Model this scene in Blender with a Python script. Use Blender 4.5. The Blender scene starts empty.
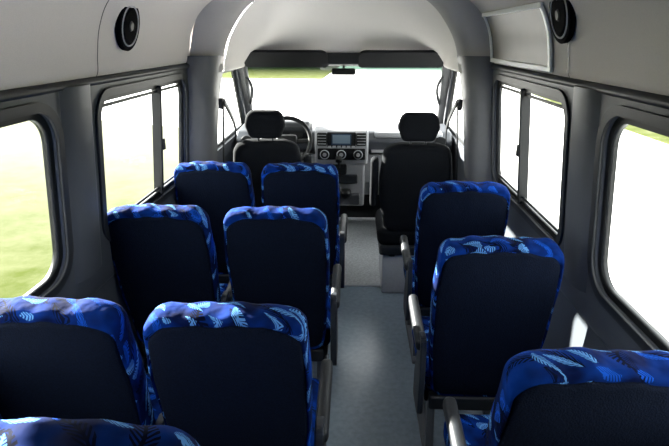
import bpy, bmesh, math, random
from mathutils import Vector, Matrix
random.seed(4)
S=bpy.context.scene
COL=S.collection
S.view_settings.view_transform='Standard'
S.view_settings.look='None'
S.view_settings.exposure=0.0

# ---------------------------------------------------------------- materials
def nt(name):
    m=bpy.data.materials.new(name); m.use_nodes=True
    return m,m.node_tree,m.node_tree.nodes['Principled BSDF']
def mat(name,col,rough=.6,metal=0,noise=0,nscale=60,bump=0,spec=.5):
    m,t,b=nt(name)
    b.inputs['Roughness'].default_value=rough
    b.inputs['Metallic'].default_value=metal
    b.inputs['Specular IOR Level'].default_value=spec
    b.inputs['Base Color'].default_value=(*col,1)
    tc=t.nodes.new('ShaderNodeTexCoord')
    n=t.nodes.new('ShaderNodeTexNoise'); n.inputs['Scale'].default_value=nscale; n.inputs['Detail'].default_value=4
    t.links.new(tc.outputs['Object'],n.inputs['Vector'])
    r=t.nodes.new('ShaderNodeValToRGB')
    r.color_ramp.elements[0].position=.3; r.color_ramp.elements[1].position=.7
    r.color_ramp.elements[0].color=(*[c*(1-noise) for c in col],1)
    r.color_ramp.elements[1].color=(*[min(1,c*(1+noise)) for c in col],1)
    t.links.new(n.outputs['Fac'],r.inputs['Fac']); t.links.new(r.outputs['Color'],b.inputs['Base Color'])
    if bump:
        bp=t.nodes.new('ShaderNodeBump'); bp.inputs['Strength'].default_value=bump; bp.inputs['Distance'].default_value=.01
        t.links.new(n.outputs['Fac'],bp.inputs['Height']); t.links.new(bp.outputs['Normal'],b.inputs['Normal'])
    return m
def glass_mat(name,tint=(.96,.98,.97),band=False):
    m,t,b=nt(name); t.nodes.remove(b)
    out=t.nodes['Material Output']
    tr=t.nodes.new('ShaderNodeBsdfTransparent'); tr.inputs['Color'].default_value=(*tint,1)
    gl=t.nodes.new('ShaderNodeBsdfGlossy'); gl.inputs['Roughness'].default_value=.02
    mx=t.nodes.new('ShaderNodeMixShader'); mx.inputs[0].default_value=.04
    t.links.new(tr.outputs[0],mx.inputs[1]); t.links.new(gl.outputs[0],mx.inputs[2]); t.links.new(mx.outputs[0],out.inputs['Surface'])
    if band:
        tc=t.nodes.new('ShaderNodeTexCoord'); sp=t.nodes.new('ShaderNodeSeparateXYZ'); r=t.nodes.new('ShaderNodeValToRGB')
        t.links.new(tc.outputs['Generated'],sp.inputs[0]); t.links.new(sp.outputs['Z'],r.inputs['Fac'])
        r.color_ramp.elements[0].position=.78; r.color_ramp.elements[0].color=(*tint,1)
        r.color_ramp.elements[1].position=.92; r.color_ramp.elements[1].color=(.028,.055,.042,1)
        t.links.new(r.outputs['Color'],tr.inputs['Color'])
    return m
def fabric_pattern():
    m,t,b=nt('blue_fern_fabric')
    N=t.nodes.new; L=t.links.new
    def M(op,a,bb=None,c=None):
        n=N('ShaderNodeMath'); n.operation=op
        for i,v in enumerate((a,bb,c)):
            if v is None: continue
            if isinstance(v,(int,float)): n.inputs[i].default_value=v
            else: L(v,n.inputs[i])
        return n.outputs[0]
    tc=N('ShaderNodeTexCoord'); oi=N('ShaderNodeObjectInfo')
    s=N('ShaderNodeSeparateXYZ'); L(tc.outputs['Object'],s.inputs[0])
    l=N('ShaderNodeSeparateXYZ'); L(oi.outputs['Location'],l.inputs[0])
    a=M('ADD',M('MULTIPLY_ADD',s.outputs['Y'],.8,s.outputs['X']),M('MULTIPLY',l.outputs['X'],3.17))
    bb=M('ADD',M('SUBTRACT',s.outputs['Z'],s.outputs['Y']),M('MULTIPLY',l.outputs['Y'],1.73))
    def layer(scale,off):
        cx=N('ShaderNodeCombineXYZ'); L(M('MULTIPLY_ADD',a,scale,off),cx.inputs[0]); L(M('MULTIPLY_ADD',bb,scale,off*1.7),cx.inputs[1])
        v=N('ShaderNodeTexVoronoi'); v.voronoi_dimensions='2D'; v.inputs['Scale'].default_value=1; v.inputs['Randomness'].default_value=.8
        L(cx.outputs[0],v.inputs['Vector'])
        sb=N('ShaderNodeVectorMath'); sb.operation='SUBTRACT'; L(cx.outputs[0],sb.inputs[0]); L(v.outputs['Position'],sb.inputs[1])
        cs=N('ShaderNodeSeparateColor'); L(v.outputs['Color'],cs.inputs[0])
        ro=N('ShaderNodeVectorRotate'); ro.rotation_type='Z_AXIS'; L(sb.outputs[0],ro.inputs['Vector']); L(M('MULTIPLY',cs.outputs[0],6.28),ro.inputs['Angle'])
        q=N('ShaderNodeSeparateXYZ'); L(ro.outputs[0],q.inputs[0])
        u=q.outputs[0]; v0=M('ADD',q.outputs[1],M('MULTIPLY',M('MULTIPLY',u,u),.5)); av=M('ABSOLUTE',v0)
        w=M('MULTIPLY',M('SUBTRACT',1.0,M('POWER',M('ABSOLUTE',M('DIVIDE',u,.56)),2)),.20)
        inside=M('LESS_THAN',av,w)
        st=M('GREATER_THAN',M('FRACT',M('MULTIPLY',M('SUBTRACT',u,M('MULTIPLY',av,1.3)),8.0)),.46)
        stem=M('LESS_THAN',av,.03)
        return M('MULTIPLY',inside,M('MAXIMUM',st,stem)),cs.outputs[1]
    m1,c1=layer(15.5,0.0)
    m2,c2=layer(10.0,4.3)
    def mix(f,c_a,c_b):
        x=N('ShaderNodeMix'); x.data_type='RGBA'; L(f,x.inputs['Factor'])
        for i,c in ((6,c_a),(7,c_b)):
            if isinstance(c,tuple): x.inputs[i].default_value=(*c,1)
            else: L(c,x.inputs[i])
        return x.outputs[2]
    nz=N('ShaderNodeTexNoise'); nz.inputs['Scale'].default_value=9; L(tc.outputs['Object'],nz.inputs['Vector'])
    gr=N('ShaderNodeValToRGB'); L(nz.outputs['Fac'],gr.inputs['Fac'])
    gr.color_ramp.elements[0].position=.42; gr.color_ramp.elements[0].color=(.0007,.004,.030,1)
    gr.color_ramp.elements[1].position=.62; gr.color_ramp.elements[1].color=(.0012,.019,.13,1)
    base=mix(m2,gr.outputs['Color'],(.0006,.002,.012))
    leafc=mix(M('GREATER_THAN',c1,.48),(.004,.045,.28),(.065,.18,.40))
    col=mix(M('MULTIPLY',m1,M('GREATER_THAN',c1,.12)),base,leafc)
    L(col,b.inputs['Base Color']); b.inputs['Roughness'].default_value=.9
    b.inputs['Specular IOR Level'].default_value=.04
    n=N('ShaderNodeTexNoise'); n.inputs['Scale'].default_value=14; L(tc.outputs['Object'],n.inputs['Vector'])
    bp=N('ShaderNodeBump'); bp.inputs['Strength'].default_value=.5; bp.inputs['Distance'].default_value=.03
    L(n.outputs['Fac'],bp.inputs['Height']); L(bp.outputs['Normal'],b.inputs['Normal'])
    return m
FAB=fabric_pattern()
BACK=mat('navy_back_cloth',(.0019,.0038,.0098),.9,noise=.5,nscale=220,bump=.3,spec=.06)
CABCL=mat('charcoal_seat_cloth',(.0048,.0056,.0072),.9,noise=.3,nscale=200,bump=.3,spec=.08)
BLK=mat('black_rubber',(.004,.0045,.005),.5,spec=.25)
SPK=mat('speaker_black',(.003,.003,.0035),.9,spec=.03)
DPL=mat('dark_plastic',(.010,.0115,.014),.5,noise=.1,spec=.3)
MPL=mat('mid_grey_plastic',(.035,.038,.045),.5,noise=.08)
ARM=mat('armrest_plastic',(.016,.019,.025),.5,noise=.08,spec=.3)
WALLM=mat('side_trim_plastic',(.042,.047,.055),.5,noise=.06,nscale=8,bump=.03,spec=.3)
PILM=mat('pillar_trim_plastic',(.080,.081,.084),.55,noise=.06,nscale=20,spec=.3)
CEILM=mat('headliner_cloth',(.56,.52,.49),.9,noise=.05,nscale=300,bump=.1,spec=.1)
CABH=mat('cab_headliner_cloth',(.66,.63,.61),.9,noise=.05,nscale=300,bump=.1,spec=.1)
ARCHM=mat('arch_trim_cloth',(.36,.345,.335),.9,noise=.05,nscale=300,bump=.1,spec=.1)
VIS=mat('visor_vinyl',(.010,.0105,.012),.8,spec=.15)
FLOORM=mat('grey_vinyl_floor',(.19,.24,.29),.28,noise=.14,nscale=35,bump=.03)
CABF=mat('cab_floor_vinyl',(.44,.46,.48),.45,noise=.25,nscale=60,bump=.1)
ALU=mat('brushed_aluminium',(.55,.57,.6),.35,metal=.8)
SEATM=mat('grey_steel_frame',(.10,.107,.12),.5,metal=.3)
PEDM=mat('seat_pedestal_paint',(.34,.35,.37),.5,noise=.05)
LGP=mat('light_grey_dash_plastic',(.30,.30,.31),.5,noise=.05)
WHT=mat('white_plastic',(.75,.75,.73),.4)
SCR=mat('screen_glass',(.03,.05,.08),.08)
GL=glass_mat('window_glass'); GLW=glass_mat('windshield_glass',band=True)

# ---------------------------------------------------------------- helpers
def new(name,me,parent=None,mats=(),smooth=False):
    o=bpy.data.objects.new(name,me); COL.objects.link(o)
    for m in mats: me.materials.append(m)
    if smooth:
        for p in me.polygons: p.use_smooth=True
    if parent: o.parent=parent
    return o
def empty(name,loc=(0,0,0)):
    e=bpy.data.objects.new(name,None); e.location=loc; e.empty_display_size=.1; COL.objects.link(e); return e
def mesh(name,v,f,parent=None,mats=(),smooth=False):
    me=bpy.data.meshes.new(name); me.from_pydata([tuple(x) for x in v],[],f)
    bm=bmesh.new(); bm.from_mesh(me); bmesh.ops.recalc_face_normals(bm,faces=bm.faces[:]); bm.to_mesh(me); bm.free()
    return new(name,me,parent,mats,smooth)
def box(name,c,s,m,parent=None,bev=.008,rot=None,seg=3):
    bm=bmesh.new(); bmesh.ops.create_cube(bm,size=1)
    bmesh.ops.scale(bm,vec=Vector(s),verts=bm.verts)
    if bev: bmesh.ops.bevel(bm,geom=bm.edges[:],offset=min(bev,min(s)*.49),segments=seg,affect='EDGES',profile=.5)
    me=bpy.data.meshes.new(name); bm.to_mesh(me); bm.free()
    o=new(name,me,parent,[m],False)
    for p in me.polygons: p.use_smooth = p.area < .9*max(q.area for q in me.polygons) if bev else False
    o.location=c
    if rot: o.rotation_euler=rot
    return o
def cyl(name,c,r,h,m,parent=None,rot=(0,0,0),seg=32,r2=None):
    bm=bmesh.new(); bmesh.ops.create_cone(bm,cap_ends=True,segments=seg,radius1=r,radius2=r if r2 is None else r2,depth=h)
    b=min(r,h)*.15
    bmesh.ops.bevel(bm,geom=[e for e in bm.edges if len(e.link_faces)==2 and any(len(f.verts)>4 for f in e.link_faces)],offset=b,segments=2,affect='EDGES')
    me=bpy.data.meshes.new(name); bm.to_mesh(me); bm.free()
    o=new(name,me,parent,[m],False); o.location=c; o.rotation_euler=rot
    for p in me.polygons: p.use_smooth=len(p.vertices)<=4
    return o
def torus(name,R,r,m,parent,n1=48,n2=12):
    bm=bmesh.new()
    vs=[[bm.verts.new(((R+r*math.cos(b))*math.cos(a),(R+r*math.cos(b))*math.sin(a),r*math.sin(b))) for b in [2*math.pi*j/n2 for j in range(n2)]] for a in [2*math.pi*i/n1 for i in range(n1)]]
    for i in range(n1):
        for j in range(n2): bm.faces.new((vs[i][j],vs[(i+1)%n1][j],vs[(i+1)%n1][(j+1)%n2],vs[i][(j+1)%n2]))
    me=bpy.data.meshes.new(name); bm.to_mesh(me); bm.free(); return new(name,me,parent,[m],True)
def bar(name,a,b,w,d,m,parent=None,bev=.006):
    a=Vector(a);b=Vector(b); L=(b-a).length
    o=box(name,(a+b)/2,(w,d,L),m,parent,bev)
    o.rotation_euler=(b-a).to_track_quat('Z','Y').to_euler(); return o
def tube(name,pts,r,m,parent=None,cyc=False):
    cu=bpy.data.curves.new(name,'CURVE'); cu.dimensions='3D'; cu.bevel_depth=r; cu.bevel_resolution=4
    s=cu.splines.new('NURBS'); s.points.add(len(pts)-1)
    for p,q in zip(s.points,pts): p.co=(*q,1)
    s.order_u=3; s.use_endpoint_u=not cyc; s.use_cyclic_u=cyc
    o=bpy.data.objects.new(name,cu); COL.objects.link(o); cu.materials.append(m)
    if parent:o.parent=parent
    return o
def rpoly(pts,r,seg=8):
    out=[];n=len(pts)
    for i in range(n):
        p=Vector(pts[i][:2]); a=Vector(pts[i-1][:2]); b=Vector(pts[(i+1)%n][:2])
        rr=pts[i][2] if len(pts[i])>2 else r
        if rr<=0: out.append(tuple(p)); continue
        da=(a-p).normalized(); db=(b-p).normalized()
        ang=da.angle(db); d=min(rr/math.tan(ang/2),(a-p).length*.48,(b-p).length*.48)
        rr=d*math.tan(ang/2); bis=(da+db).normalized(); c=p+bis*(rr/math.sin(ang/2))
        s=p+da*d-c; e=p+db*d-c
        a0=math.atan2(s.y,s.x); a1=math.atan2(e.y,e.x); dd=(a1-a0+math.pi)%(2*math.pi)-math.pi
        for k in range(seg+1):
            t=a0+dd*k/seg; out.append((c.x+rr*math.cos(t),c.y+rr*math.sin(t)))
    return out
def sheet(name,loops,half,fmap,m,parent=None):
    cu=bpy.data.curves.new('tmp','CURVE'); cu.dimensions='2D'; cu.fill_mode='BOTH'; cu.extrude=half
    for lp in loops:
        s=cu.splines.new('POLY'); s.points.add(len(lp)-1)
        for p,q in zip(s.points,lp): p.co=(q[0],q[1],0,1)
        s.use_cyclic_u=True
    o=bpy.data.objects.new('tmp',cu); COL.objects.link(o)
    dg=bpy.context.evaluated_depsgraph_get(); dg.update()
    me=bpy.data.meshes.new_from_object(o.evaluated_get(dg))
    bpy.data.objects.remove(o); me.name=name; me.materials.clear()
    for v in me.vertices: v.co=Vector(fmap(v.co.x,v.co.y,v.co.z))
    bm=bmesh.new(); bm.from_mesh(me); bmesh.ops.remove_doubles(bm,verts=bm.verts[:],dist=1e-5)
    bmesh.ops.recalc_face_normals(bm,faces=bm.faces[:]); bm.to_mesh(me); bm.free()
    return new(name,me,parent,[m])
def catmull(P,n=10):
    out=[]
    for i in range(len(P)-1):
        p0=P[max(i-1,0)];p1=P[i];p2=P[i+1];p3=P[min(i+2,len(P)-1)]
        for k in range(n):
            t=k/n
            out.append(tuple(.5*((2*p1[j])+(-p0[j]+p2[j])*t+(2*p0[j]-5*p1[j]+4*p2[j]-p3[j])*t*t+(-p0[j]+3*p1[j]-3*p2[j]+p3[j])*t**3) for j in range(len(p1))))
    out.append(tuple(P[-1])); return out
def loft(name,rows,m,parent=None,smooth=True,solid=0):
    n=len(rows[0]); v=[p for r in rows for p in r]; f=[]
    for i in range(len(rows)-1):
        for k in range(n-1):
            f.append((i*n+k,i*n+k+1,(i+1)*n+k+1,(i+1)*n+k))
    o=mesh(name,v,f,parent,[m],smooth)
    if solid:
        md=o.modifiers.new('s','SOLIDIFY'); md.thickness=solid; md.offset=0
    return o
def prism(name,prof,x0,x1,m,parent=None,bev=.01):
    n=len(prof)
    v=[(x0,y,z) for y,z in prof]+[(x1,y,z) for y,z in prof]
    f=[tuple(range(n)),tuple(range(2*n-1,n-1,-1))]+[(i,(i+1)%n,n+(i+1)%n,n+i) for i in range(n)]
    o=mesh(name,v,f,parent,[m])
    if bev:
        b=o.modifiers.new('b','BEVEL'); b.width=bev; b.segments=3; b.limit_method='ANGLE'
    return o

# ---------------------------------------------------------------- shell
Y0,YB,YF=-.85,3.42,5.3
box('floor',(0,(Y0+3.66)/2,-.03),(2.0,3.66-Y0,.06),FLOORM,bev=0)
box('floor_cab',(0,(3.66+YF)/2,-.03),(2.0,YF-3.66,.06),CABF,bev=0)
box('trim_1',(0.05,3.655,.004),(1.0,.03,.008),ALU,bev=.002)
ZB,ZT=.90,1.67
def xw(z): return .985-(z-.9)*.09
door=[(3.60,1.0,.05),(5.02,1.02,.04),(4.50,1.585,.05),(3.60,1.585,.06)]
def rect(a,b,c,d): return [(a,c),(b,c),(b,d),(a,d)]
W_R=rect(.25,1.72,.99,1.60); W_F=rect(2.03,3.14,1.0,1.60)
def inset_poly(pts,d):
    n=len(pts); out=[]
    for i in range(n):
        p=Vector(pts[i][:2]);a=Vector(pts[i-1][:2]);b=Vector(pts[(i+1)%n][:2])
        da=(a-p).normalized(); db=(b-p).normalized(); ang=da.angle(db)
        q=p+(da+db).normalized()*(d/math.sin(ang/2)); out.append((q.x,q.y)+tuple(max(r-d,.01) for r in pts[i][2:]))
    return out
wi=0
for side,sg in (('left',-1),('right',1)):
    fm=lambda a,b,z,sg=sg:(sg*(xw(b)+z),a,b)
    outer=[(Y0,ZB),(5.22,ZB),(5.22,1.0),(4.62,ZT),(Y0,ZT)]
    w=empty('wall_'+side)
    sheet('window_panel',[outer,rpoly(W_R,.11),rpoly(W_F,.09),rpoly(door,.05)],.02,fm,WALLM,w)
    box('lower_panel',(sg*1.005,(Y0+YF)/2,.45),(.03,YF-Y0,.9),WALLM,w,bev=0)
    prof=catmull([(.99,.80),(.980,.82),(.970,.86),(.966,.90),(.966,.925),(.985,.935)],6)
    loft('sill_roll',[[(sg*x,y,z) for x,z in prof] for y in (Y0,3.2)],WALLM,w)
    box('kick_rail',(sg*.98,(Y0+3.2)/2,.10),(.03,3.2-Y0,.2),DPL,w,bev=.01)
    sp=2.72 if sg<0 else 2.62
    for pts,r,split in ((W_R,.11,None),(W_F,.09,sp),(door,.05,None)):
        wi+=1; e=empty('window_%d'%wi)
        sheet('rubber_frame',[rpoly(inset_poly(pts,-.012),r),rpoly(inset_poly(pts,.024),r-.02)],.012,lambda a,b,z,sg=sg:(sg*(xw(b)+.006+z),a,b),BLK,e)
        sheet('inner_bezel',[rpoly(inset_poly(pts,-.03),r+.03),rpoly(inset_poly(pts,.002),r)],.006,lambda a,b,z,sg=sg:(sg*(xw(b)-.025+z),a,b),DPL if r>.06 else MPL,e)
        sheet('glass_pane',[rpoly(inset_poly(pts,.0),r)],.002,lambda a,b,z,sg=sg:(sg*(xw(b)+.022+z),a,b),GL,e)
        if split:
            bar('slider_post',(sg*(xw(1.01)),split,1.01),(sg*(xw(1.59)),split,1.59),.022,.05,BLK,e,.004)
            bar('slider_rail_low',(sg*xw(1.05),2.05,1.045),(sg*xw(1.05),3.12,1.045),.012,.012,BLK,e,.003)
            bar('slider_rail_top',(sg*xw(1.56),2.05,1.56),(sg*xw(1.56),3.12,1.56),.012,.014,BLK,e,.003)
            box('slider_latch',(sg*(xw(1.3)-.015),split+.03,1.28),(.02,.03,.06),BLK,e,.004)
    pr=[]
    for z in (.93,1.1,1.3,1.5,1.66):
        yy=[1.76,1.78,1.81,1.92,1.95,1.98]; dx=[.02,.035,.045,.045,.035,.02]
        pr.append([(sg*(xw(z)-d),y,z) for y,d in zip(yy,dx)])
    loft('pillar_trim',pr,WALLM,w)
    pr=[]
    for z,xi in ((0,.87),(.5,.865),(.9,.85),(1.1,.83),(1.3,.81),(1.5,.78),(1.62,.755),(1.72,.735)):
        xo=.995 if z<.9 else xw(z)
        pr.append([(sg*xo,3.17,z),(sg*(xi+.05),3.21,z),(sg*(xi+.015),3.25,z),(sg*xi,3.30,z),(sg*xi,3.46,z),(sg*(xi+.03),3.50,z),(sg*xo,3.52,z)])
    loft('b_pillar',pr,PILM,w)
    bar('door_header',(sg*.90,3.5,1.625),(sg*.90,4.55,1.625),.06,.07,DPL,w,.015)
box('wall_back',(0,Y0-.02,1.07),(2.0,.04,2.2),MPL,bev=0)
box('wall_front',(0,YF+.02,.5),(2.0,.04,1.0),DPL,bev=0)
# ceiling
half=[(.92,1.655),(.908,1.672),(.893,1.70),(.885,1.76),(.862,1.86),(.81,1.955),(.70,2.04),(.5,2.105),(.25,2.135),(0,2.14)]
hp=catmull(half,6)
full=[(-x,z) for x,z in hp]+[(x,z) for x,z in reversed(hp[:-1])]
ce=empty('ceiling')
loft('roof_lining',[[(x,y,z) for x,z in full] for y in [Y0,0,1,2,3,3.28]],CEILM,ce)
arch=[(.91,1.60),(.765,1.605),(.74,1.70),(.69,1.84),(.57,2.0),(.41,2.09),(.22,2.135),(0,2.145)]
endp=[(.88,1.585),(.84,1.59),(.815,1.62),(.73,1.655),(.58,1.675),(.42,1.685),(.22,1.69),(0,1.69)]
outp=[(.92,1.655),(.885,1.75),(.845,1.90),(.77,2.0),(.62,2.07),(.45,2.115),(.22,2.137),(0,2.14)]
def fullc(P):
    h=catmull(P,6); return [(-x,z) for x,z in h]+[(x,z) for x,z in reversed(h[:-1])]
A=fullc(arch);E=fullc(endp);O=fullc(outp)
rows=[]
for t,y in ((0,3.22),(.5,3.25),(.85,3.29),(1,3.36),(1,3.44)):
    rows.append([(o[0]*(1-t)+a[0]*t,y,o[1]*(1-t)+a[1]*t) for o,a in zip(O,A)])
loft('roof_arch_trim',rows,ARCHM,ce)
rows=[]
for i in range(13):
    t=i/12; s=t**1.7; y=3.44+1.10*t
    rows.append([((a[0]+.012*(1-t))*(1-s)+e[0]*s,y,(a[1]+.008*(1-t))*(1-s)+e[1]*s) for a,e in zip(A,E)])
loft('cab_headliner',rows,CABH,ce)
def seam(name,y,sg,z1=2.1,m=BLK,w=.008,off=.004):
    pts=[p for p in hp if p[1]<=z1 and p[1]>1.66]
    return loft(name,[[(sg*(x-off),yy,z-off*.3) for x,z in pts] for yy in (y-w/2,y+w/2)],m,ce)
for sg in(-1,1):
    seam('panel_seam_a',2.04,sg); seam('panel_seam_b',1.28,sg); seam('panel_seam_c',.3,sg)
    loft('gap_rail',[[(sg*.908,y,1.645),(sg*.887,y,1.652),(sg*.883,y,1.668),(sg*.90,y,1.68)] for y in (Y0,3.2)],DPL,ce)
# windshield with surround
ws=empty('windshield')
prism('header',[(4.50,1.70),(4.50,1.615),(4.56,1.595),(4.66,1.62),(4.66,1.74)],-.90,.90,DPL,ws,.008)
for sg in(-1,1):
    bar('a_pillar',(sg*.87,4.55,1.63),(sg*.955,5.24,.97),.10,.09,PILM,ws,.025)
mesh('laminated_glass',[(-.88,4.60,1.62),(.88,4.60,1.62),(.95,5.26,.97),(-.95,5.26,.97)],[(0,1,2,3)],ws,[GLW])
for i,sg in enumerate((-1,1)):
    v=empty('sun_visor')
    vp=rpoly([(-.34,-.10,.03),(.34,-.10,.03),(.34,.10,.06),(-.34,.10,.06)],.04,6)
    vo=sheet('visor_pad',[vp],.012,lambda a,b,z:(a,z,b),VIS,v)
    bv=vo.modifiers.new('b','BEVEL'); bv.width=.008; bv.segments=3; bv.limit_method='ANGLE'
    vo.location=(sg*.465,4.365,1.66); vo.rotation_euler=(math.radians(52),0,0)
    bar('visor_rod',(sg*.80,4.46,1.612),(sg*.12,4.46,1.612),.012,.012,BLK,v,.003)
mr=empty('rear_view_mirror')
box('mirror_head',(0,4.50,1.555),(.20,.035,.055),BLK,mr,.016)
bar('mirror_stem',(0,4.53,1.57),(0,4.60,1.61),.02,.02,BLK,mr)
dl=empty('dome_light')
box('housing',(.14,3.62,2.098),(.30,.14,.03),WHT,dl,.014); box('lens',(.14,3.62,2.08),(.20,.09,.012),mat('frosted_lens',(.85,.85,.8),.3),dl,.005)
# speakers on side coves
for sg,y,zz in((-1,2.28,1.868),(1,2.04,1.90)):
    s=empty('ceiling_speaker',(sg*(.850 if sg<0 else .838),y,zz)); s.rotation_euler=(0,-sg*math.radians(102),0)
    cyl('bezel',(0,0,0),.102,.022,SPK,s,(0,0,0),40)
    t=torus('bezel_ring',.080,.0035,LGP,s); t.location=(0,0,.011)
    cyl('grille',(0,0,.008),.074,.014,SPK,s,(0,0,0),40,r2=.066)
    cyl('cone_cap',(0,0,.015),.026,.010,DPL,s,(0,0,0),24,r2=.016)
# right overhead glazed panel
pts=[p for p in hp if 1.70<=p[1]<=1.95]
oh=empty('overhead_panel')
loft('glossy_face',[[(x-.010,y,z) for x,z in pts] for y in (2.22,3.14)],mat('bronze_panel',(.14,.125,.108),.45,spec=.2,noise=.1,nscale=6),oh)
for nm,a,b in(('frame_rear',2.19,2.22),('frame_front',3.14,3.17)):
    loft(nm,[[(x-.013,y,z) for x,z in pts] for y in (a,b)],WHT,oh,solid=.008)
for nm,p in(('frame_low',pts[0]),('frame_high',pts[-1])):
    bar(nm,(p[0]-.012,2.19,p[1]),(p[0]-.012,3.17,p[1]),.014,.022,WHT,oh,.004)

# ---------------------------------------------------------------- seats
def back_rings(outline,rings,H,hw):
    rows=[]
    for ix,it,ib,y in rings:
        rows.append([(x*(hw-ix)/hw,y,ib+z*(H-it-ib)/H) for x,z in outline])
    return rows
def closed_loft(name,rows,mats,mi,parent):
    n=len(rows[0]); v=[p for r in rows for p in r]; f=[];idx=[]
    for i in range(len(rows)-1):
        for k in range(n):
            f.append((i*n+k,i*n+(k+1)%n,(i+1)*n+(k+1)%n,(i+1)*n+k)); idx.append(mi(i))
    for ri,base in((0,0),(len(rows)-1,(len(rows)-1)*n)):
        c=Vector((0,0,0))
        for p in rows[ri]: c+=Vector(p)
        c/=n; v.append(tuple(c)); ci=len(v)-1
        for k in range(n):
            f.append((base+k,base+(k+1)%n,ci)); idx.append(mi(0 if ri==0 else len(rows)-2))
    me=bpy.data.meshes.new(name); me.from_pydata(v,[],f)
    for p,i in zip(me.polygons,idx): p.material_index=i
    bm=bmesh.new(); bm.from_mesh(me); bmesh.ops.recalc_face_normals(bm,faces=bm.faces[:]); bm.to_mesh(me); bm.free()
    return new(name,me,parent,mats,True)
HB=.76
def densify(P,d=.02):
    out=[]
    for i in range(len(P)):
        a=Vector(P[i]);b=Vector(P[(i+1)%len(P)]); k=max(1,int((b-a).length/d))
        for j in range(k): out.append(tuple(a.lerp(b,j/k)))
    return out
BOUT=densify(rpoly([(-.195,0,.06),(.195,0,.06),(.222,.30,.3),(.229,.55,.3),(.218,.748,.06),(.10,HB,.3),(-.10,HB,.3),(-.218,.748,.06),(-.229,.55,.3),(-.222,.30,.3)],.05,7))
def seat(x,ytop,side,top=1.13,zf=0.0):
    zb=top-HB*math.cos(math.radians(11)); 
    yb=ytop+HB*math.sin(math.radians(11))
    e=empty('bus_passenger_seat',(x,yb,zf))
    rings=[(.16,.50,.14,.006),(.08,.22,.08,.001),(.022,.038,.035,.004),(.014,.028,.02,.009),(.012,.025,.015,.014),
           (.009,.018,.010,.008),(.003,.006,.004,.014),(0,0,0,.028),(0,0,0,.062),(.004,.004,.0,.086),(.012,.014,.01,.103),(.04,.045,.04,.112),(.07,.10,.07,.104),(.13,.3,.15,.098)]
    rows=back_rings(BOUT,rings,HB,.229)
    nr=[]
    for i,r in enumerate(rows):
        q=[]
        for (px,py,pz) in r:
            if pz>.55:
                k=(pz-.55)/.2
                pz+=k*.003*math.sin(px*31+x*9+i*.35)+k*.003*math.sin(px*67+ytop*5)
                if i<=4: pz-=k*.018*(abs(px)/.21)**3
            q.append((px,py+.004*math.sin(pz*23+x*4)*(1 if i>4 else 0),pz))
        nr.append(q)
    b=closed_loft('backrest',nr,[BACK,FAB],lambda i:0 if i<4 else 1,e)
    b.location=(0,0,zb-zf); b.rotation_euler=(math.radians(11),0,0)
    zc=zb-zf+.03
    c=box('seat_cushion',(0,.31,zc),(.45,.46,.13),FAB,e,.045,seg=5); c.rotation_euler=(math.radians(4),0,0)
    box('seat_pan',(0,.29,zc-.085),(.42,.44,.035),DPL,e,.01)
    box('recliner_bar',(0,.03,zc-.06),(.40,.05,.07),DPL,e,.012)
    for sx in(-.17,.17):
        h=zc-.10
        bar('leg_rear',(sx,.10,.012),(sx,.14,h),.035,.045,SEATM,e)
        bar('leg_front',(sx,.46,.012),(sx,.42,h),.035,.045,SEATM,e)
        box('foot_rail',(sx,.28,.012),(.05,.50,.024),SEATM,e,.006)
    ax=side*.2415
    prof=rpoly([(-.03,zc-.10,.03),(.13,zc-.10,.03),(.13,zc+.03,.03),(.08,zc+.16,.04),(.06,zc+.27,.03),(-.02,zc+.27,.03),(-.04,zc+.10,.03)],.03,4)
    prism('hinge_cover',prof,ax-.012,ax+.018 if side>0 else ax+.012,ARM,e,.006)
    a=box('armrest_pad',(ax+side*.008,.17,zc+.245),(.045,.36,.055),DPL,e,.02,seg=4); a.rotation_euler=(math.radians(6),0,0)
    return e
for xl,xa,y in((-.745,-.242,1.16),(-.745,-.232,2.02),(-.722,-.213,2.85)):
    seat(xl,y,1); seat(xa,y,1)
for x,y in((.675,.96),(.63,1.69),(.652,2.46)):
    seat(x,y,-1)
box('rear_platform',(-.42,-.07,.09),(.9,.9,.18),DPL,bev=.02)
seat(-.325,.47,1,top=1.316,zf=.18)

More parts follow.
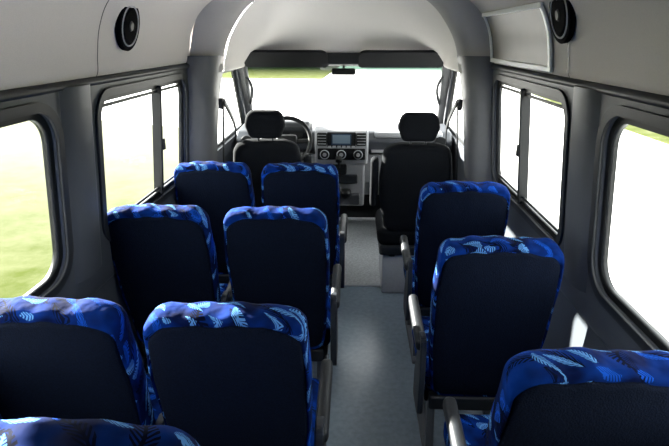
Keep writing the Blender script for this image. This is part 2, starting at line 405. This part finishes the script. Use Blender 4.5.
def cab_seat(x,y,nm,armside):
    e=empty(nm,(x,y,0))
    H=.66
    out=densify(rpoly([(-.20,0,.06),(.20,0,.06),(.245,.22,.2),(.25,.42,.2),(.225,.63,.10),(.13,H,.15),(-.13,H,.15),(-.225,.63,.10),(-.25,.42,.2),(-.245,.22,.2)],.05,7))
    rings=[(.16,.40,.14,.012),(.08,.18,.08,.004),(.03,.05,.03,.0),(.012,.02,.01,.012),(0,0,0,.04),(0,0,0,.09),(.01,.01,.0,.12),(.04,.05,.04,.14),(.08,.12,.08,.12),(.13,.3,.15,.11)]
    b=closed_loft('backrest',back_rings(out,rings,H,.25),[CABCL],lambda i:0,e)
    b.location=(0,.11,.49); b.rotation_euler=(math.radians(9),0,0)
    hr=[(-.105,0,.04),(.105,0,.04),(.14,.09,.06),(.118,.19,.06),(-.118,.19,.06),(-.14,.09,.06)]
    ho=densify(rpoly(hr,.05,6))
    h=closed_loft('headrest',back_rings(ho,[(.06,.08,.05,.002),(.02,.025,.02,.0),(.006,.006,.006,.015),(0,0,0,.04),(0,0,0,.07),(.01,.01,.01,.095),(.03,.04,.03,.105)],.19,.14),[CABCL],lambda i:0,e)
    h.location=(0,.015,1.165); h.rotation_euler=(math.radians(4),0,0)
    for sx in(-.05,.05): bar('headrest_post',(sx,.055,1.08),(sx,.06,1.18),.012,.012,DPL,e,.004)
    box('seat_cushion',(0,.37,.45),(.50,.52,.14),CABCL,e,.05,seg=5)
    box('side_valance',(0,.35,.35),(.47,.48,.08),DPL,e,.02)
    prism('seat_box',[(.12,.0),(.60,.0),(.58,.31),(.14,.31)],-.21,.21,PEDM,e,.012)
    for sx in(-.14,.14): box('seat_rail',(sx,.36,.315),(.04,.5,.02),BLK,e,.004)
    a=box('folding_armrest',(armside*.285,.12,.87),(.055,.09,.36),CABCL,e,.025,seg=4); a.rotation_euler=(math.radians(10),0,0)
    return e
cab_seat(-.515,3.50,'driver_seat',1)
cab_seat(.525,3.42,'front_passenger_seat',-1)

for sg in(-1,1):
    s=empty('seat_belt')
    box('anchor',(sg*.765,3.40,1.42),(.03,.05,.07),BLK,s,.01)
    cp=catmull([(sg*.752,3.40,1.42),(sg*.775,3.41,1.1),(sg*.80,3.42,.7),(sg*.83,3.42,.25)],5)
    loft('webbing',[[(p[0],p[1]-.024,p[2]) for p in cp],[(p[0],p[1]+.024,p[2]) for p in cp]],BLK,s,solid=.003)
    cp=catmull([(sg*.750,3.40,1.44),(sg*.72,3.55,1.25),(sg*.76,3.68,1.0),(sg*.80,3.62,.6),(sg*.83,3.50,.3)],5)
    loft('shoulder_webbing',[[(p[0],p[1]-.022,p[2]-.015) for p in cp],[(p[0],p[1]+.022,p[2]+.015) for p in cp]],BLK,s,solid=.003)
    g=empty('grab_handle')
    tube('grip',[(sg*.84,4.62,1.50),(sg*.81,4.68,1.45),(sg*.83,4.80,1.32),(sg*.87,4.88,1.25)],.013,DPL,g)

# ---------------------------------------------------------------- dashboard
d=empty('dashboard')
prism('upper_dash',[(4.62,.86),(4.46,.90),(4.44,.99),(4.52,1.055),(4.85,1.075),(5.22,1.0),(5.24,.86)],-.935,.935,MPL,d,.02)
prism('lower_dash',[(4.80,.40),(4.60,.58),(4.50,.86),(5.24,.86),(5.24,.40)],-.935,.935,LGP,d,.02)
box('glovebox_lid',(.52,4.475,.93),(.56,.03,.11),LGP,d,.012)
box('passenger_shelf',(.56,4.50,1.035),(.58,.10,.05),LGP,d,.015)
prism('stack_head',[(4.34,.80),(4.30,.98),(4.33,1.085),(4.42,1.115),(4.70,1.10),(4.70,.80)],-.235,.215,LGP,d,.022)
prism('stack_lower',[(4.44,.40),(4.40,.60),(4.35,.81),(4.70,.81),(4.70,.40)],-.14,.19,LGP,d,.02)
box('radio_fascia',(-.01,4.312,1.02),(.24,.03,.13),BLK,d,.01)
box('radio_screen',(-.01,4.296,1.025),(.165,.012,.095),SCR,d,.004)
screenUI=mat('screen_display',(.16,.21,.25),.2)
box('screen_image',(-.01,4.2895,1.028),(.145,.004,.07),screenUI,d,.001)
for sx in(-.172,.155):
    box('vent_bezel',(sx,4.307,1.025),(.085,.03,.11),BLK,d,.012)
    for k in range(4): box('vent_slat',(sx,4.290,.988+k*.024),(.07,.01,.006),LGP,d,.002)
box('climate_panel',(-.01,4.318,.90),(.40,.03,.10),BLK,d,.01)
for sx in(-.15,-.01,.13):
    t=torus('knob_ring',.036,.004,ALU,d,24,8); t.location=(sx,4.285,.90); t.rotation_euler=(math.radians(90),0,0)
    cyl('climate_knob',(sx,4.295,.90),.034,.035,DPL,d,(math.radians(90),0,0))
    cyl('knob_cap',(sx,4.276,.90),.016,.010,LGP,d,(math.radians(90),0,0))
for k in range(6): box('switch',(-.11+k*.04,4.300,.962),(.03,.014,.02),LGP,d,.003)
box('shift_base',(-.03,4.345,.76),(.13,.05,.09),BLK,d,.015)
bar('shift_lever',(-.03,4.34,.77),(-.03,4.25,.86),.02,.02,BLK,d); cyl('shift_knob',(-.03,4.24,.87),.026,.05,BLK,d)
box('ashtray',(.03,4.365,.67),(.2,.03,.08),DPL,d,.01)
cyl('cup_ring',(.03,4.33,.55),.045,.07,BLK,d)
box('console_pocket',(.03,4.40,.48),(.24,.04,.10),MPL,d,.012)
prism('binnacle',[(4.40,1.0),(4.34,1.10),(4.42,1.155),(4.66,1.13),(4.70,1.02)],-.68,-.28,DPL,d,.025)
for sx in(-.57,-.39): cyl('gauge',(sx,4.362,1.065),.055,.02,BLK,d,(math.radians(75),0,0))
for sx in(-.83,.83):
    cyl('side_vent',(sx,4.43,.98),.05,.03,BLK,d,(math.radians(90),0,0))
sw=empty('steering_wheel',(-.45,4.16,1.035)); sw.rotation_euler=(math.radians(62),0,0)
torus('rim',.195,.018,BLK,sw)
box('airbag_hub',(0,-.01,-.01),(.17,.13,.05),BLK,sw,.024)
for a in(0,180,235,305):
    t=math.radians(a); bar('spoke',(.06*math.cos(t),.05*math.sin(t),-.01),(.19*math.cos(t),.19*math.sin(t),0),.035,.016,BLK,sw)
bar('column',(0,0,-.03),(0,0,-.25),.06,.06,DPL,sw,.02)

# ---------------------------------------------------------------- exterior
PAV=mat('sunlit_concrete',(.62,.61,.58),.9,noise=.06,nscale=1.2)
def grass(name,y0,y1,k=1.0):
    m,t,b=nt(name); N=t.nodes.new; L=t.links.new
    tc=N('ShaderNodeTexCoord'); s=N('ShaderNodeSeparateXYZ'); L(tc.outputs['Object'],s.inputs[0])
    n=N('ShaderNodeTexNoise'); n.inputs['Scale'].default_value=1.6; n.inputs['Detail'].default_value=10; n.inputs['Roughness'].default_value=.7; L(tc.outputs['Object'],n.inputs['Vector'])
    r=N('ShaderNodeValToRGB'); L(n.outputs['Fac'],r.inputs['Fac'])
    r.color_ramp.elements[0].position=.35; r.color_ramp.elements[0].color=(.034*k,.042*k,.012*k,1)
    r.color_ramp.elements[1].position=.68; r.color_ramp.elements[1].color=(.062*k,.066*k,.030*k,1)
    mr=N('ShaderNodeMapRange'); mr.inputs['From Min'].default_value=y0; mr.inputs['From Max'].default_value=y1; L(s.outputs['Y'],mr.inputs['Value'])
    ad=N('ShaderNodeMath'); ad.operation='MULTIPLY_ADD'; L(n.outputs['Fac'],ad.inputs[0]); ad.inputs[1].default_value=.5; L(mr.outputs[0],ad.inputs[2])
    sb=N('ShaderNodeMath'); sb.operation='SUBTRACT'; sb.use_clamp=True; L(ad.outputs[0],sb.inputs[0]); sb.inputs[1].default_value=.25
    x=N('ShaderNodeMix'); x.data_type='RGBA'; L(sb.outputs[0],x.inputs['Factor']); L(r.outputs['Color'],x.inputs[6]); x.inputs[7].default_value=(.10,.10,.072,1)  # pale tone toward far Y: sun glare washout painted into the grass colour
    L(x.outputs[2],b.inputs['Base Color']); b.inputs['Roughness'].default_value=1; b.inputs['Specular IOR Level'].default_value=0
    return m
GR=grass('lawn_grass_glare_fade',4.5,12.0); GR2=grass('lawn_grass',60,90); GR3=grass('lawn_grass_far',90,120,1.15)
box('ground',(0,40,-.70),(240,240,.1),PAV,bev=0)
def slab(name,poly,z0,z1,m):
    n=len(poly)
    v=[(x,y,z0) for x,y in poly]+[(x,y,z1) for x,y in poly]
    f=[tuple(range(n)),tuple(range(2*n-1,n-1,-1))]+[(i,(i+1)%n,n+(i+1)%n,n+i) for i in range(n)]
    return mesh(name,v,f,None,[m])
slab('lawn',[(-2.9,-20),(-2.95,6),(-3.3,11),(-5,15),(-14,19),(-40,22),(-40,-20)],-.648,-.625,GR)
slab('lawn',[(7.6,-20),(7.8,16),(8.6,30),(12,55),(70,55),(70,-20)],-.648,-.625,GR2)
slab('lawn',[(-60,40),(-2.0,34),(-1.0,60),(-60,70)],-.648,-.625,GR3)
BARK=mat('bark',(.03,.022,.016),.9,noise=.3); LEAF=mat('leaf_canopy',(.030,.042,.018),.9,noise=.5,nscale=3,spec=0)
def tree(x,y,h):
    e=empty('tree',(x,y,-.62))
    cyl('trunk',(0,0,h*.25),.22,h*.5,BARK,e,r2=.14,seg=12)
    for i in range(4):
        a=i*1.7; bar('limb',(0,0,h*.38),(math.cos(a)*h*.16,math.sin(a)*h*.16,h*.6),.1,.1,BARK,e)
    for i in range(9):
        bm=bmesh.new(); bmesh.ops.create_icosphere(bm,subdivisions=3,radius=h*random.uniform(.13,.2))
        for v in bm.verts: v.co*=1+random.uniform(-.16,.16)
        me=bpy.data.meshes.new('crown'); bm.to_mesh(me); bm.free()
        o=new('crown',me,e,[LEAF]); a=i*2.4; rr=h*.2*(i/9)**.5; o.location=(math.cos(a)*rr,math.sin(a)*rr,h*random.uniform(.55,.85))
for x,y,h in((14.5,32,5),(20,40,6),(11.5,26,3.5)): tree(x,y,h)

# ---------------------------------------------------------------- light
w=bpy.data.worlds.new('World'); S.world=w; w.use_nodes=True
bg=w.node_tree.nodes['Background']
bg.inputs[0].default_value=(.97,.985,1,1); bg.inputs[1].default_value=9.5
sun=bpy.data.lights.new('sun','SUN'); sun.energy=85; sun.angle=math.radians(.6); sun.color=(1,.96,.90)
so=bpy.data.objects.new('sun',sun); COL.objects.link(so)
so.rotation_euler=Vector((1.9,-1.22,-.76)).to_track_quat('-Z','Y').to_euler()

cam=bpy.data.cameras.new('camera'); cam.sensor_width=36; cam.lens=36*520/669; cam.clip_start=.02; cam.clip_end=500
co=bpy.data.objects.new('camera',cam); COL.objects.link(co)
co.location=(.10,0,1.82); co.rotation_euler=(math.radians(90-19.6),0,math.radians(2.23))
S.camera=co
